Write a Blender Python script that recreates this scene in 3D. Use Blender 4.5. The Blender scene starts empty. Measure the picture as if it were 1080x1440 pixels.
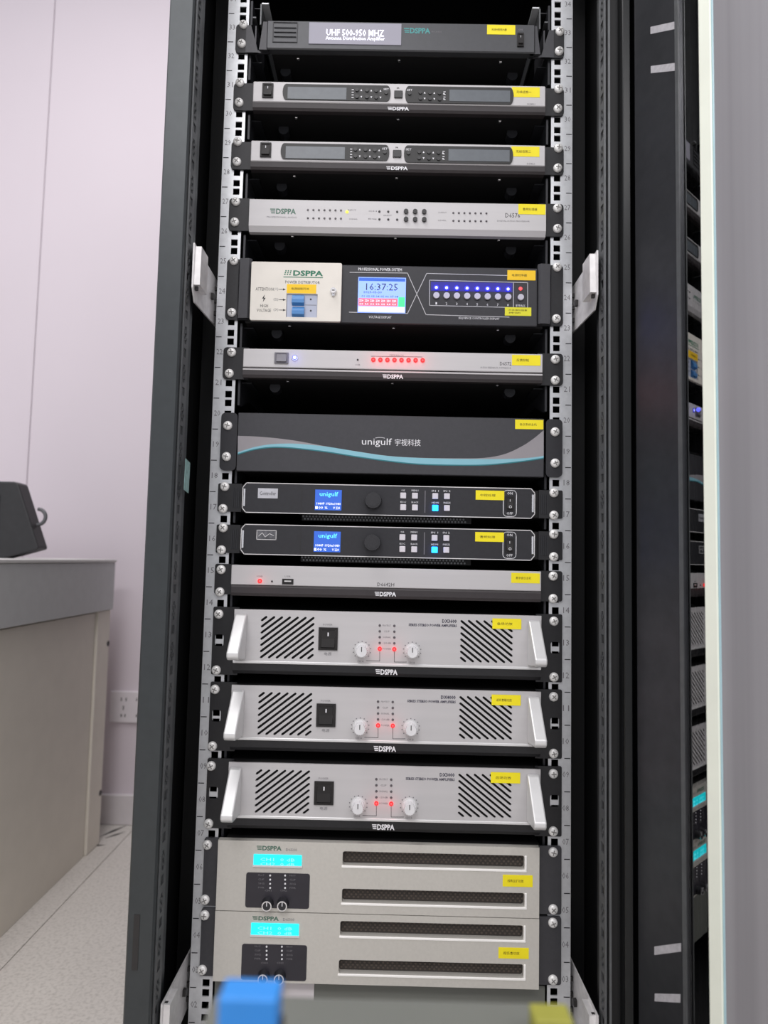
import bpy, bmesh, math, random
from mathutils import Matrix, Vector
random.seed(7)
C = bpy.context.scene.collection
# ---------------------------------------------------------------- camera, world, lights, exposure
# millimetres are used throughout; origin = middle of the rack's rail plane on the floor, +Y goes into the rack
FLOOR = 885.0
F_PX, YAW, PITCH, ROLL = 960.0, -0.006876, 0.070549, 0.021701
CAM = Vector((-1.4, -954.7, FLOOR - 113.2))
_cy, _sy, _cp, _sp, _cr, _sr = math.cos(YAW), math.sin(YAW), math.cos(PITCH), math.sin(PITCH), math.cos(ROLL), math.sin(ROLL)
FWD = Vector((_sy*_cp, _cy*_cp, _sp)); _r = Vector((_cy, -_sy, 0)); _u = _r.cross(FWD)
RGT = _cr*_r + _sr*_u; UP = -_sr*_r + _cr*_u
cd = bpy.data.cameras.new('camera'); cam = bpy.data.objects.new('camera', cd); C.objects.link(cam)
cd.sensor_fit = 'VERTICAL'; cd.sensor_height = 36.0; cd.lens = F_PX/1440*36
cd.clip_start = 0.02
cam.matrix_world = Matrix(((RGT.x, UP.x, -FWD.x, CAM.x/1000), (RGT.y, UP.y, -FWD.y, CAM.y/1000), (RGT.z, UP.z, -FWD.z, CAM.z/1000), (0, 0, 0, 1)))
cd.dof.use_dof = True; cd.dof.focus_distance = 0.95; cd.dof.aperture_fstop = 3.8
bpy.context.scene.camera = cam

W = bpy.data.worlds.new('room_light'); bpy.context.scene.world = W; W.use_nodes = True
W.node_tree.nodes['Background'].inputs[0].default_value = (0.95, 0.95, 1.0, 1)
W.node_tree.nodes['Background'].inputs[1].default_value = 0.66
def area(name, loc, aim, sx, sy, power, col=(1, .97, .97)):
    l = bpy.data.lights.new(name, 'AREA'); l.shape = 'RECTANGLE'; l.size = sx; l.size_y = sy; l.energy = power; l.color = col
    o = bpy.data.objects.new(name, l); C.objects.link(o); o.location = loc
    o.rotation_euler = (Vector(aim) - Vector(loc)).to_track_quat('-Z', 'Y').to_euler()
    return o
area('overhead_light', (-0.5, -2.2, 2.75), (-0.5, -2.2, 0), 1.2, 0.6, 30)
area('overhead_light', (-0.62, -0.34, 2.75), (-0.62, -0.34, 0), 0.6, 1.2, 20)  # unseen lamp added over the aisle to brighten desk, floor and lower wall
area('overhead_light', (1.3, -2.4, 2.75), (1.3, -2.4, 0), 1.2, 0.6, 22)
vs = bpy.context.scene.view_settings
bpy.context.scene.display_settings.display_device = 'sRGB'
vs.view_transform = 'Standard'; vs.look = 'None'; vs.gamma = 1; vs.use_curve_mapping = False; vs.exposure = 0.25

# ---------------------------------------------------------------- helpers
def at(px, py, Y):
    """the point of the plane Y = const that a pixel of the photograph shows, as (X, Z) in mm"""
    d = FWD*F_PX + RGT*(px-540) + UP*(720-py)
    t = (Y - CAM.y)/d.y
    return CAM.x + t*d.x, CAM.z + t*d.z
def atX(px, py, X):
    d = FWD*F_PX + RGT*(px-540) + UP*(720-py); t = (X - CAM.x)/d.x
    return CAM.y + t*d.y, CAM.z + t*d.z
def lin(c):
    return tuple((v/255/12.92 if v <= 10 else ((v/255+.055)/1.055)**2.4) for v in c)
MATS = {}
def mat(name, rgb, rough=.5, metal=0., emit=0., noise=0., nscale=40., bump=0., spec=.5, coat=0., stretch=None):
    m = bpy.data.materials.new(name); m.use_nodes = True; nt = m.node_tree; b = nt.nodes['Principled BSDF']
    c = lin(rgb)
    b.inputs['Base Color'].default_value = (*c, 1); b.inputs['Roughness'].default_value = rough; b.inputs['Metallic'].default_value = metal
    b.inputs['Specular IOR Level'].default_value = spec; b.inputs['Coat Weight'].default_value = coat
    if emit:
        b.inputs['Emission Color'].default_value = (*c, 1); b.inputs['Emission Strength'].default_value = emit
    if noise or bump:
        tc = nt.nodes.new('ShaderNodeTexCoord'); n = nt.nodes.new('ShaderNodeTexNoise'); n.inputs['Scale'].default_value = nscale; n.inputs['Detail'].default_value = 6
        mp = nt.nodes.new('ShaderNodeMapping'); nt.links.new(tc.outputs['Object'], mp.inputs['Vector']); nt.links.new(mp.outputs['Vector'], n.inputs['Vector'])
        if stretch: mp.inputs['Scale'].default_value = stretch
        if noise:
            r = nt.nodes.new('ShaderNodeValToRGB'); r.color_ramp.elements[0].position = .3; r.color_ramp.elements[1].position = .7
            r.color_ramp.elements[0].color = (*[v*(1-noise) for v in c], 1); r.color_ramp.elements[1].color = (*[min(1, v*(1+noise)) for v in c], 1)
            nt.links.new(n.outputs['Fac'], r.inputs['Fac']); nt.links.new(r.outputs['Color'], b.inputs['Base Color'])
        if bump:
            bp = nt.nodes.new('ShaderNodeBump'); bp.inputs['Strength'].default_value = bump; bp.inputs['Distance'].default_value = .001
            nt.links.new(n.outputs['Fac'], bp.inputs['Height']); nt.links.new(bp.outputs['Normal'], b.inputs['Normal'])
    MATS[name] = m
    return m
mat('silver', (198, 196, 197), .58, .2, noise=.03, nscale=60, stretch=(.05, 1, 1.5))
mat('satin', (203, 200, 193), .45, .25, noise=.03, nscale=300)
mat('handle_metal', (222, 222, 222), .38, .3, noise=.03, nscale=50)
mat('black_metal', (30, 30, 33), .45, .1, noise=.15, nscale=200, bump=.05)
mat('chassis_black', (12, 11, 13), .7, noise=.2, nscale=80)
mat('ear_black', (36, 36, 39), .5, .2, noise=.12, nscale=250, bump=.05)
mat('charcoal', (62, 62, 66), .45, .2, noise=.06, nscale=200)
mat('panel_grey', (72, 73, 76), .42, .3, noise=.05, nscale=150)
mat('panel_dark', (46, 46, 50), .45, .25, noise=.08, nscale=200)
mat('trim_brown', (52, 47, 49), .5, .0, noise=.06, nscale=120)
mat('cabinet_black', (13, 14, 16), .55, .0, noise=.15, nscale=60)
mat('post_grey', (60, 64, 66), .38, .4, noise=.06, nscale=90)
mat('post_black', (22, 24, 25), .3, .3, noise=.1, nscale=90)
mat('galvanised', (212, 214, 217), .4, .45, noise=.06, nscale=120)
mat('zinc', (222, 220, 220), .35, .25, noise=.1, nscale=90)
mat('screw_steel', (242, 241, 239), .35, .15, noise=.04, nscale=400)
mat('recess', (40, 38, 38), .6, noise=.1)
mat('ink_black', (35, 35, 38), .6, noise=.05); mat('ink_grey', (120, 118, 122), .6, noise=.05); mat('ink_white', (232, 232, 236), .5, noise=.03)
mat('ink_green', (20, 112, 82), .5, noise=.05); mat('ink_teal', (70, 150, 150), .5, noise=.05); mat('ink_olive', (122, 108, 14), .6, noise=.05)
mat('ink_navy', (52, 50, 70), .6, noise=.05); mat('ink_sage', (76, 112, 96), .5, noise=.05)
mat('yellow', (252, 234, 20), .55, noise=.04, nscale=30); mat('amber', (250, 204, 20), .55, noise=.04, nscale=30); mat('lime', (226, 222, 40), .55, noise=.04, nscale=30)
mat('switch_black', (24, 21, 21), .6, noise=.08); mat('switch_grey', (110, 108, 116), .4, noise=.08)
mat('lcd_grey', (92, 98, 104), .35, noise=.06, nscale=120); mat('lcd_bezel', (34, 34, 34), .5, noise=.08)
mat('lcd_glow', (140, 138, 150), .5, emit=.25, noise=.0)
mat('text_glow', (240, 240, 255), .4, emit=1.0)
mat('screen_blue', (130, 160, 250), .4, emit=.75); mat('screen_royal', (44, 88, 182), .5, emit=.62); mat('screen_cyan', (22, 214, 226), .4, emit=.95)
mat('screen_red', (235, 90, 110), .4, emit=.8); mat('screen_green', (60, 200, 130), .4, emit=.7); mat('screen_ink', (30, 34, 80), .5); mat('screen_pale', (190, 185, 245), .4, emit=.8)
mat('screen_sky', (90, 200, 255), .4, emit=1.0); mat('cyan_ink', (120, 240, 245), .4, emit=1.0)
mat('led_red', (255, 70, 74), .3, emit=1.3); mat('led_blue', (40, 44, 255), .3, emit=1.6); mat('led_orange', (255, 24, 26), .3, emit=1.2)
mat('led_core', (225, 230, 255), .3, emit=1.2); mat('key_lit', (30, 150, 255), .3, emit=3.0); mat('led_yellow', (235, 225, 60), .3, emit=1.2); mat('led_off', (92, 88, 92), .35, noise=.1)
mat('blue_window', (20, 12, 120), .35, emit=.5)
mat('button_grey', (196, 194, 205), .4, noise=.05); mat('button_black', (28, 28, 30), .4, noise=.1); mat('key_pale', (216, 212, 218), .45, noise=.04)
mat('cream', (226, 221, 212), .5, noise=.03, nscale=50); mat('breaker_blue', (70, 130, 190), .4, noise=.08); mat('breaker_grey', (176, 182, 200), .5, noise=.05)
mat('wave_grey', (150, 146, 150), .5, noise=.03); mat('wave_blue', (135, 190, 205), .5, noise=.03); mat('wave_teal', (42, 120, 130), .5, noise=.03)
mat('knob_white', (225, 224, 226), .35, noise=.05); mat('knob_black', (40, 40, 44), .45, noise=.3, nscale=500)
mat('lip_lit_white', (252, 250, 246), .4, noise=.02); mat('slot_grey', (120, 118, 116), .5, noise=.1)
mat('chrome', (225, 225, 228), .15, .9, noise=.03)
mat('mesh_brown', (52, 46, 42), .6, noise=.15); mat('mesh_dot', (86, 77, 69), .55, .3, noise=.2, nscale=300)
mat('panel_label', (42, 40, 48), .4, noise=.1)
mat('sticker_silver', (196, 196, 202), .35, .4, noise=.12, nscale=60); mat('sticker_smudged', (96, 96, 100), .4, .4, noise=.6, nscale=140)
mat('wall_white', (216, 206, 213), .6, noise=.012, nscale=3); mat('wall_joint', (186, 176, 183), .7, noise=.03)
mat('base_white', (214, 208, 210), .55, noise=.03); mat('socket_white', (224, 218, 222), .4, noise=.02)
mat('desk_grey', (194, 195, 195), .5, noise=.03); mat('desk_beige', (226, 219, 207), .55, noise=.025, nscale=20); mat('desk_top', (214, 212, 210), .5, noise=.03)
mat('plastic_black', (38, 38, 40), .5, noise=.12, nscale=90, bump=.05); mat('cable_grey', (92, 92, 95), .5, noise=.1)
mat('bench_grey', (110, 112, 106), .5, noise=.05, nscale=12); mat('box_blue', (52, 136, 216), .5, noise=.04); mat('box_dark', (34, 36, 44), .55, noise=.1); mat('pad_yellow', (150, 148, 62), .6, noise=.05)
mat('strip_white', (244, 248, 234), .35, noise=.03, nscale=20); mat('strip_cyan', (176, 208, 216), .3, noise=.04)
mat('film_grey', (152, 150, 154), .3, .1, noise=.16, nscale=3, stretch=(11, 11, .12), coat=.2)  # stretched noise paints soft vertical reflection bands into the pane colour
mat('door_black', (80, 81, 85), .34, .75, noise=.08, nscale=60)
mat('door_label', (176, 174, 178), .5, noise=.12, nscale=200); mat('tag_mint', (150, 186, 182), .5, noise=.2, nscale=150)
mat('steel_dark', (44, 45, 49), .45, .3, noise=.1, nscale=90); mat('steel_mid', (96, 98, 100), .4, .4, noise=.1, nscale=90)
mat('line_white', (200, 200, 204), .5, noise=.03)
def floor_material():
    m = mat('vinyl', (206, 202, 196), .45); nt = m.node_tree; b = nt.nodes['Principled BSDF']
    tc = nt.nodes.new('ShaderNodeTexCoord'); n = nt.nodes.new('ShaderNodeTexNoise'); n.inputs['Scale'].default_value = 150; n.inputs['Detail'].default_value = 8
    n2 = nt.nodes.new('ShaderNodeTexNoise'); n2.inputs['Scale'].default_value = 7; n2.inputs['Detail'].default_value = 5
    r = nt.nodes.new('ShaderNodeValToRGB'); r.color_ramp.elements[0].position = .3; r.color_ramp.elements[1].position = .55
    r.color_ramp.elements[0].color = (*lin((176, 171, 165)), 1); r.color_ramp.elements[1].color = (*lin((210, 205, 199)), 1)
    mx = nt.nodes.new('ShaderNodeMix'); mx.data_type = 'RGBA'; mx.inputs['Factor'].default_value = .35
    nt.links.new(tc.outputs['Object'], n.inputs['Vector']); nt.links.new(tc.outputs['Object'], n2.inputs['Vector'])
    nt.links.new(n.outputs['Fac'], r.inputs['Fac']); nt.links.new(r.outputs['Color'], mx.inputs[6])
    r2 = nt.nodes.new('ShaderNodeValToRGB'); r2.color_ramp.elements[0].color = (*lin((186, 181, 176)), 1); r2.color_ramp.elements[1].color = (*lin((218, 214, 208)), 1)
    nt.links.new(n2.outputs['Fac'], r2.inputs['Fac']); nt.links.new(r2.outputs['Color'], mx.inputs[7]); nt.links.new(mx.outputs[2], b.inputs['Base Color'])
floor_material()
def glass_material():
    m = bpy.data.materials.new('tinted_glass'); m.use_nodes = True; nt = m.node_tree; nt.nodes.clear(); MATS['glass'] = m
    o = nt.nodes.new('ShaderNodeOutputMaterial'); t = nt.nodes.new('ShaderNodeBsdfTransparent'); t.inputs[0].default_value = (.62, .66, .65, 1)
    g = nt.nodes.new('ShaderNodeBsdfGlossy'); g.inputs['Roughness'].default_value = .0; g.inputs[0].default_value = (.95, .95, .95, 1)
    f = nt.nodes.new('ShaderNodeFresnel'); f.inputs[0].default_value = 3.6
    mx = nt.nodes.new('ShaderNodeMixShader'); nt.links.new(f.outputs[0], mx.inputs[0]); nt.links.new(t.outputs[0], mx.inputs[1]); nt.links.new(g.outputs[0], mx.inputs[2])
    nt.links.new(mx.outputs[0], o.inputs[0])
glass_material()

TXT = {}
def text_mesh(body, bold=0.0, res=1):
    k = (body, bold, res)
    if k not in TXT:
        cu = bpy.data.curves.new('t', 'FONT'); cu.body = body; cu.resolution_u = res; cu.offset = bold; cu.size = 1
        ob = bpy.data.objects.new('t', cu); me = ob.to_mesh()
        vs_ = [(v.co.x, v.co.y) for v in me.vertices]; fs = [tuple(p.vertices) for p in me.polygons]
        ob.to_mesh_clear(); bpy.data.objects.remove(ob); bpy.data.curves.remove(cu)
        x0 = min(v[0] for v in vs_); x1 = max(v[0] for v in vs_); y0 = min(v[1] for v in vs_); y1 = max(v[1] for v in vs_)
        TXT[k] = ([((x-x0)/(x1-x0), (y-y0)/(y1-y0)) for x, y in vs_], fs)
    return TXT[k]

class MB:
    def __init__(s): s.v = []; s.f = []; s.m = []; s.mats = []; s.smooth = []
    def mi(s, m):
        if m not in s.mats: s.mats.append(m)
        return s.mats.index(m)
    def add(s, vs_, fs, m, smooth=False):
        o = len(s.v); s.v += [tuple(v) for v in vs_]; k = s.mi(m)
        for f in fs: s.f.append(tuple(i+o for i in f)); s.m.append(k); s.smooth.append(smooth)
        return s
    def box(s, x0, x1, y0, y1, z0, z1, m, bev=0., seg=1):
        x0, x1 = min(x0, x1), max(x0, x1); y0, y1 = min(y0, y1), max(y0, y1); z0, z1 = min(z0, z1), max(z0, z1)
        vs_ = [(x0, y0, z0), (x1, y0, z0), (x1, y1, z0), (x0, y1, z0), (x0, y0, z1), (x1, y0, z1), (x1, y1, z1), (x0, y1, z1)]
        fs = [(3, 2, 1, 0), (4, 5, 6, 7), (0, 1, 5, 4), (1, 2, 6, 5), (2, 3, 7, 6), (3, 0, 4, 7)]
        if not bev: return s.add(vs_, fs, m)
        bm = bmesh.new(); bv = [bm.verts.new(v) for v in vs_]
        for f in fs: bm.faces.new([bv[i] for i in f])
        bmesh.ops.bevel(bm, geom=bm.edges[:], offset=bev, segments=seg, affect='EDGES', profile=.5)
        bm.verts.index_update()
        s.add([v.co[:] for v in bm.verts], [[v.index for v in f.verts] for f in bm.faces], m); bm.free()
        return s
    def prism(s, poly, a, b, m, axis='y', smooth=False):
        """poly of (p, q) extruded along an axis: y -> (x,z), x -> (y,z), z -> (x,y)"""
        n = len(poly)
        A = sum(poly[i][0]*poly[(i+1) % n][1]-poly[(i+1) % n][0]*poly[i][1] for i in range(n))
        if A < 0: poly = poly[::-1]
        mk = {'y': lambda p, q, t: (p, t, q), 'x': lambda p, q, t: (t, p, q), 'z': lambda p, q, t: (p, q, t)}[axis]
        vs_ = [mk(p, q, a) for p, q in poly] + [mk(p, q, b) for p, q in poly]
        fs = [tuple(range(n)), tuple(range(2*n-1, n-1, -1))] + [(i, n+i, n+(i+1) % n, (i+1) % n) for i in range(n)]
        return s.add(vs_, fs, m, smooth)
    def cyl(s, x, z, r, y0, y1, m, n=16, r1=None):
        """disc or cone frustum along y, r at y0 and r1 at y1"""
        r1 = r if r1 is None else r1
        a = [(math.cos(2*math.pi*i/n), math.sin(2*math.pi*i/n)) for i in range(n)]
        vs_ = [(x+r*c, y0, z+r*k) for c, k in a]+[(x+r1*c, y1, z+r1*k) for c, k in a]
        return s.add(vs_, [tuple(range(n)), tuple(range(2*n-1, n-1, -1))]+[(i, n+i, n+(i+1) % n, (i+1) % n) for i in range(n)], m)
    def ring(s, x, z, r0, r1, y0, y1, m, n=20):
        a = [(math.cos(2*math.pi*i/n), math.sin(2*math.pi*i/n)) for i in range(n)]
        vs_ = [(x+r*c, y, z+r*k) for (r, y) in ((r0, y1), (r0, y0), (r1, y0), (r1, y1)) for c, k in a]
        fs = [(q*n+i, q*n+(i+1) % n, (q+1)*n+(i+1) % n, (q+1)*n+i) for q in range(3) for i in range(n)]
        return s.add(vs_, fs, m)
    def text(s, body, x, z, w, h, y, m, al='c', bold=.01, res=1):
        vs_, fs = text_mesh(body, bold, res)
        x0 = {'c': x-w/2, 'l': x, 'r': x-w}[al]
        return s.add([(x0+a*w, y, z-h/2+b*h) for a, b in vs_], fs, m)
    def line(s, pts, w, y, m, t=.15):
        for (xa, za), (xb, zb) in zip(pts, pts[1:]):
            d = Vector((xb-xa, zb-za)); d.normalize(); n = Vector((-d.y, d.x))*w/2; e = d*w*.3
            s.prism([(xa-e.x-n.x, za-e.y-n.y), (xb+e.x-n.x, zb+e.y-n.y), (xb+e.x+n.x, zb+e.y+n.y), (xa-e.x+n.x, za-e.y+n.y)], y-t, y, m)
        return s
    def tube(s, pts, r, m, n=10):
        pts = [Vector(p) for p in pts]; o = []
        for i, p in enumerate(pts):
            d = (pts[min(i+1, len(pts)-1)]-pts[max(i-1, 0)]).normalized(); a = d.orthogonal().normalized() if i == 0 else (pa - d*pa.dot(d)).normalized(); pa = a; b = d.cross(a)
            o += [p+r*(a*math.cos(2*math.pi*k/n)+b*math.sin(2*math.pi*k/n)) for k in range(n)]
        fs = [(i*n+k, i*n+(k+1) % n, (i+1)*n+(k+1) % n, (i+1)*n+k) for i in range(len(pts)-1) for k in range(n)]
        return s.add(o, fs, m, True)
    def plate(s, outer, holes, y0, y1, m):
        """flat plate in XZ with real holes, front at y0, back at y1"""
        cu = bpy.data.curves.new('p', 'CURVE'); cu.dimensions = '2D'; cu.fill_mode = 'BOTH'; cu.extrude = abs(y1-y0)/2
        for pl in [outer]+holes:
            sp = cu.splines.new('POLY'); sp.points.add(len(pl)-1); sp.use_cyclic_u = True
            for q, (a, b) in zip(sp.points, pl): q.co = (a, b, 0, 1)
        ob = bpy.data.objects.new('p', cu); me = ob.to_mesh(); ym = (y0+y1)/2
        vs_ = [(v.co.x, ym-v.co.z, v.co.y) for v in me.vertices]; fs = [tuple(p.vertices) for p in me.polygons]
        ob.to_mesh_clear(); bpy.data.objects.remove(ob); bpy.data.curves.remove(cu)
        return s.add(vs_, fs, m)
    def build(s, name, parent=None, label=None, kind=None, xf=None):
        me = bpy.data.meshes.new(name); off = LOC.get(parent, Vector((0, 0, 0)))
        vv = [Vector(v) for v in s.v]
        if xf: vv = [xf(v) for v in vv]
        me.from_pydata([(v-off)*.001 for v in vv], [], s.f)
        for k in s.mats: me.materials.append(MATS[k])
        me.polygons.foreach_set('material_index', s.m); me.polygons.foreach_set('use_smooth', s.smooth); me.update()
        o = bpy.data.objects.new(name, me); C.objects.link(o)
        if parent is not None: o.parent = parent; LOC[o] = off
        if label: o['label'] = label
        if name in ('printed_lettering', 'unit_numbers', 'button_marks'): kind = 'stuff'   # fine flat print
        if kind: o['kind'] = kind
        return o
LOC = {}
def thing(name, label, cat, loc, group=None):
    o = bpy.data.objects.new(name, None); C.objects.link(o); o.empty_display_size = .05
    o.location = Vector(loc)*.001; LOC[o] = Vector(loc); o['label'] = label; o['category'] = cat
    if group: o['group'] = group
    return o
def rrect(x0, x1, z0, z1, r, n=4):
    x0, x1 = min(x0, x1), max(x0, x1); z0, z1 = min(z0, z1), max(z0, z1)
    o = []
    for cx, cz, a0 in ((x1-r, z1-r, 0), (x0+r, z1-r, 90), (x0+r, z0+r, 180), (x1-r, z0+r, 270)):
        o += [(cx+r*math.cos(math.radians(a0+90*i/n)), cz+r*math.sin(math.radians(a0+90*i/n))) for i in range(n+1)]
    return o
def capsule(xa, za, xb, zb, r, n=4):
    d = math.atan2(zb-za, xb-xa); o = []
    for cx, cz, a0 in ((xb, zb, d-math.pi/2), (xa, za, d+math.pi/2)):
        o += [(cx+r*math.cos(a0+math.pi*i/n), cz+r*math.sin(a0+math.pi*i/n)) for i in range(n+1)]
    return o

# ---------------------------------------------------------------- the setting
WY = 1065
fl = MB().box(-3500, 3000, -3200, WY+100, -40, -4, 'wall_joint').build('floor', None, kind='structure')
for x0, x1 in ((-3500, -703), (-701, 3000)):
    MB().box(x0, x1, -3200, WY, -4, 0, 'vinyl').build('vinyl_sheet', fl)
mk = MB()
for px, py, l, w, a in ((165, 1163, 46, 9, 1.1), (172, 1165, 30, 7, .9), (163, 1170, 20, 10, .2), (45, 1275, 26, 3, .7)):
    X = -752+(px-165)*2.2; Y = 1010-(py-1163)*14 if px > 100 else 600
    mk.prism([(X-l*math.cos(a), Y-l*math.sin(a)), (X+w*.5, Y-w*.4), (X+l*math.cos(a), Y+l*math.sin(a)), (X-w*.5, Y+w*.5)], 0, .4, 'recess', 'z')
mk.build('scuff_mark', fl, 'dark scuff marks on the floor beside the seam')
wb = MB().box(-3500, 3000, WY+6, WY+100, 0, 2900, 'wall_joint').build('wall_back', None, kind='structure')
SX = -1082
for x0, x1 in ((-3500, -2284), (-2281, SX-2), (SX+1, 119), (122, 1320), (1323, 3000)):
    MB().box(x0, x1, WY, WY+6, 0, 2900, 'wall_white').build('wall_panel', wb)
MB().box(-3500, 3000, WY-14, WY, 0, 84, 'base_white', 2).build('baseboard_back', None, kind='structure')

# ---------------------------------------------------------------- the cabinet
cab = thing('server_cabinet', 'tall black metal rack cabinet with open glass door, holding the stacked audio equipment', 'cabinet', (0, 400, 0))
def zu(u): return FLOOR+(u-18)*44.45
RZ0, RZ1 = zu(1)-22.2, zu(42)+22.2
for sgn in (-1, 1):
    side = 'left' if sgn < 0 else 'right'
    rl = MB(); X = lambda v: sgn*v
    rl.box(X(237.2), X(254.5), 0, 2, RZ0, RZ1, 'galvanised').box(X(223.5), X(227.8), 0, 2, RZ0, RZ1, 'galvanised')
    hz = sorted(zu(u)+d for u in range(1, 43) for d in (15.875, 0, -15.875))
    cuts = [RZ0]+[v for h in hz for v in (h-4.7, h+4.7)]+[RZ1]
    for q in range(0, len(cuts), 2): rl.box(X(227.8), X(237.2), 0, 2, cuts[q], cuts[q+1], 'galvanised')
    rl.box(sgn*252.5, sgn*254.5, 2, 42, RZ0, RZ1, 'galvanised')
    rl = rl.build('mounting_rail', cab)
    nb = MB()
    for u in range(1, 43):
        nb.text('%02d' % u, sgn*247.5, zu(u)+1, 8.5, 8, -.15, 'ink_grey', bold=.0)
        nb.box(sgn*253.5, sgn*245.5, -.2, 0, zu(u)-22.6, zu(u)-21.4, 'ink_black')
    nb.build('unit_numbers', rl, 'printed rack unit numbers')
    # corner post: profile in plan
    if sgn < 0:
        pf = [(-300, -116), (-298, -118), (-270, -118), (-268, -116), (-268, -112), (-271, -110), (-271, -60), (-300, -60)]
        pm = 'post_grey'
    else:
        pf = [(269, -110), (270, -114), (273, -114), (275, -104), (285.5, -104), (287, -112), (297, -112), (298, -106), (300, -106), (300, -60), (272, -60), (272, -104)]
        pm = 'cabinet_black'
    ps = MB().prism(pf, 20, 2010, pm, 'z').build('corner_post', cab)
    if sgn < 0:
        MB().box(-292, -285, -118.6, -118, FLOOR-600, FLOOR-537, 'recess').build('slot_plug', ps, 'dark slot in the post face')
    else:
        MB().box(287, 297, -118, -112, 20, 2010, 'post_black', 1).build('face_strip', ps, 'glossier raised strip')
        MB().box(269.5, 272, -115, -113.5, 20, 2010, 'steel_mid').build('edge_bead', ps, 'thin light bead')
    # perforated strip just inside the post: plate in the YZ plane with a hole row
    st = MB().box(0, 4, 0, 2, 20, 2010, 'steel_mid').box(13, 20, 0, 2, 20, 2010, 'steel_mid')
    z = 20.
    while z < 1970:
        for za, zc, xa, xb in ((0, 5, 4, 13), (16, 22, 4, 13), (27, 31, 4, 13), (36, 40, 4, 13), (45, 50, 4, 13), (22, 45, 4, 6), (22, 45, 11, 13)): st.box(xa, xb, 0, 2, z+za, z+zc, 'steel_mid')
        z += 50
    st.build('perforated_strip', cab, xf=lambda v, s_=sgn: Vector((s_*(268-v.y), -110+v.x*1.15, v.z)))
    MB().box(sgn*300, sgn*296, -60, 880, 20, 2010, 'cabinet_black').build('side_panel', cab)
    # vertical cable channel between rail and side panel (dark)
    MB().box(sgn*258, sgn*290, 60, 64, 60, 1990, 'cabinet_black').build('inner_baffle', cab)
    # zinc brackets holding the rails on the posts
    for zb, zt in ((FLOOR+219, FLOOR+292), (FLOOR-728, FLOOR-650), (FLOOR+780, FLOOR+850)):
        ny = -98
        b = MB().prism([(ny, zt), (28, zt-2), (28, zb+4), (ny+12, zb-2), (ny, zb+14)], sgn*262, sgn*260, 'zinc', 'x')
        b.box(sgn*262, sgn*258, 26, 30, zb+4, zt-2, 'zinc')
        b.prism([(ny+4, zt-3), (ny+2, zb+18), (ny+36, zb+18), (ny+36, zt-3)], sgn*260, sgn*252, 'zinc', 'x')
        b = b.build('rail_bracket', cab)
        h = MB()
        for (yy, zz, rr) in ((-10, .5, 6), (8, .25, 4), (8, .5, 4), (8, .75, 4), (ny+9, .93, 4), (ny+9, .22, 4)):
            zq = zb+(zt-zb)*zz; h.box(sgn*256, sgn*259.9, yy-rr*.5, yy+rr*.5, zq-rr*.7, zq+rr*.7, 'recess')
        h.build('bracket_holes', b, 'dark fixing holes', 'stuff')
MB().box(-296, 296, 876, 880, 20, 2010, 'cabinet_black').build('back_panel', cab)
MB().box(-300, 300, -116, 880, 2010, 2050, 'cabinet_black', 3).build('top_panel', cab)
MB().box(-300, 300, -116, 880, 0, 60, 'cabinet_black', 3).build('plinth', cab)
zq = at(258, 668, -90)[1]
MB().prism([(-92, zq+21), (-72, zq+18), (-74, zq-22), (-94, zq-19)], -262.0, -261.6, 'tag_mint', 'x').build('paper_tag', cab, 'pale mint paper tag stuck on the left inner edge')

# the door, opened a little past the right angle; local axes: t along the leaf, n towards the inside
TH = math.radians(22); DH = Vector((300, -125, 0))
def dxf(v):   # v = (t, -n, z)
    return DH + Vector((math.sin(TH)*v.x + math.cos(TH)*v.y, -math.cos(TH)*v.x + math.sin(TH)*v.y, v.z))
dr = MB().plate([(0, 50), (598, 50), (598, 2005), (0, 2005)], [[(72, 110), (560, 110), (560, 1945), (72, 1945)]], 0, 22, 'door_black').build('glass_door', cab, 'open door leaf with black frame', xf=dxf)
MB().box(68, 73, -1.6, 0, 110, 1945, 'steel_mid').build('pane_seal', dr, 'grey seal line along the pane', xf=dxf)
MB().box(72, 101, 4, 9, 110, 1945, 'glass').build('glass_pane', dr, 'clear reflecting strip of the pane', xf=dxf)
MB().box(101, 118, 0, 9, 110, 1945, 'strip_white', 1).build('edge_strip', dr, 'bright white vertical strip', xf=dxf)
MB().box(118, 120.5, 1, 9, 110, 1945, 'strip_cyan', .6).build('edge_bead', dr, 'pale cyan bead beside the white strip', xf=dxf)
MB().box(120.5, 560, 2, 8, 110, 1945, 'film_grey').build('frosted_pane', dr, 'grey frosted part of the pane with painted reflection bands', xf=dxf)
def atD(px, py):
    d = FWD*F_PX + RGT*(px-540) + UP*(720-py); e = Vector((math.sin(TH), -math.cos(TH)))
    t_ = ((DH.x-CAM.x)*d.y-(DH.y-CAM.y)*d.x)/(d.x*e.y-d.y*e.x); s_ = (DH.x+t_*e.x-CAM.x)/d.x
    return t_, CAM.z+s_*d.z
for q, m_ in ((((915, 38), (949, 30.5), (949, 41), (915, 48)), 0), (((915.5, 93), (950, 88.5), (950, 99.5), (915.5, 103)), 0), (((920.5, 1331), (958, 1326), (958, 1338), (920.5, 1343)), 0), (((921, 1397), (957, 1398), (957, 1410), (921, 1408)), 0)):
    MB().prism([atD(*v) for v in q], -.4, 0, 'door_label').build('paper_label', dr, 'small pale label stuck askew on the black door frame', xf=dxf)
MB().box(-6, 0, 4, 18, 300, 380, 'post_black', 1).build('hinge', dr, xf=dxf)

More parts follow.
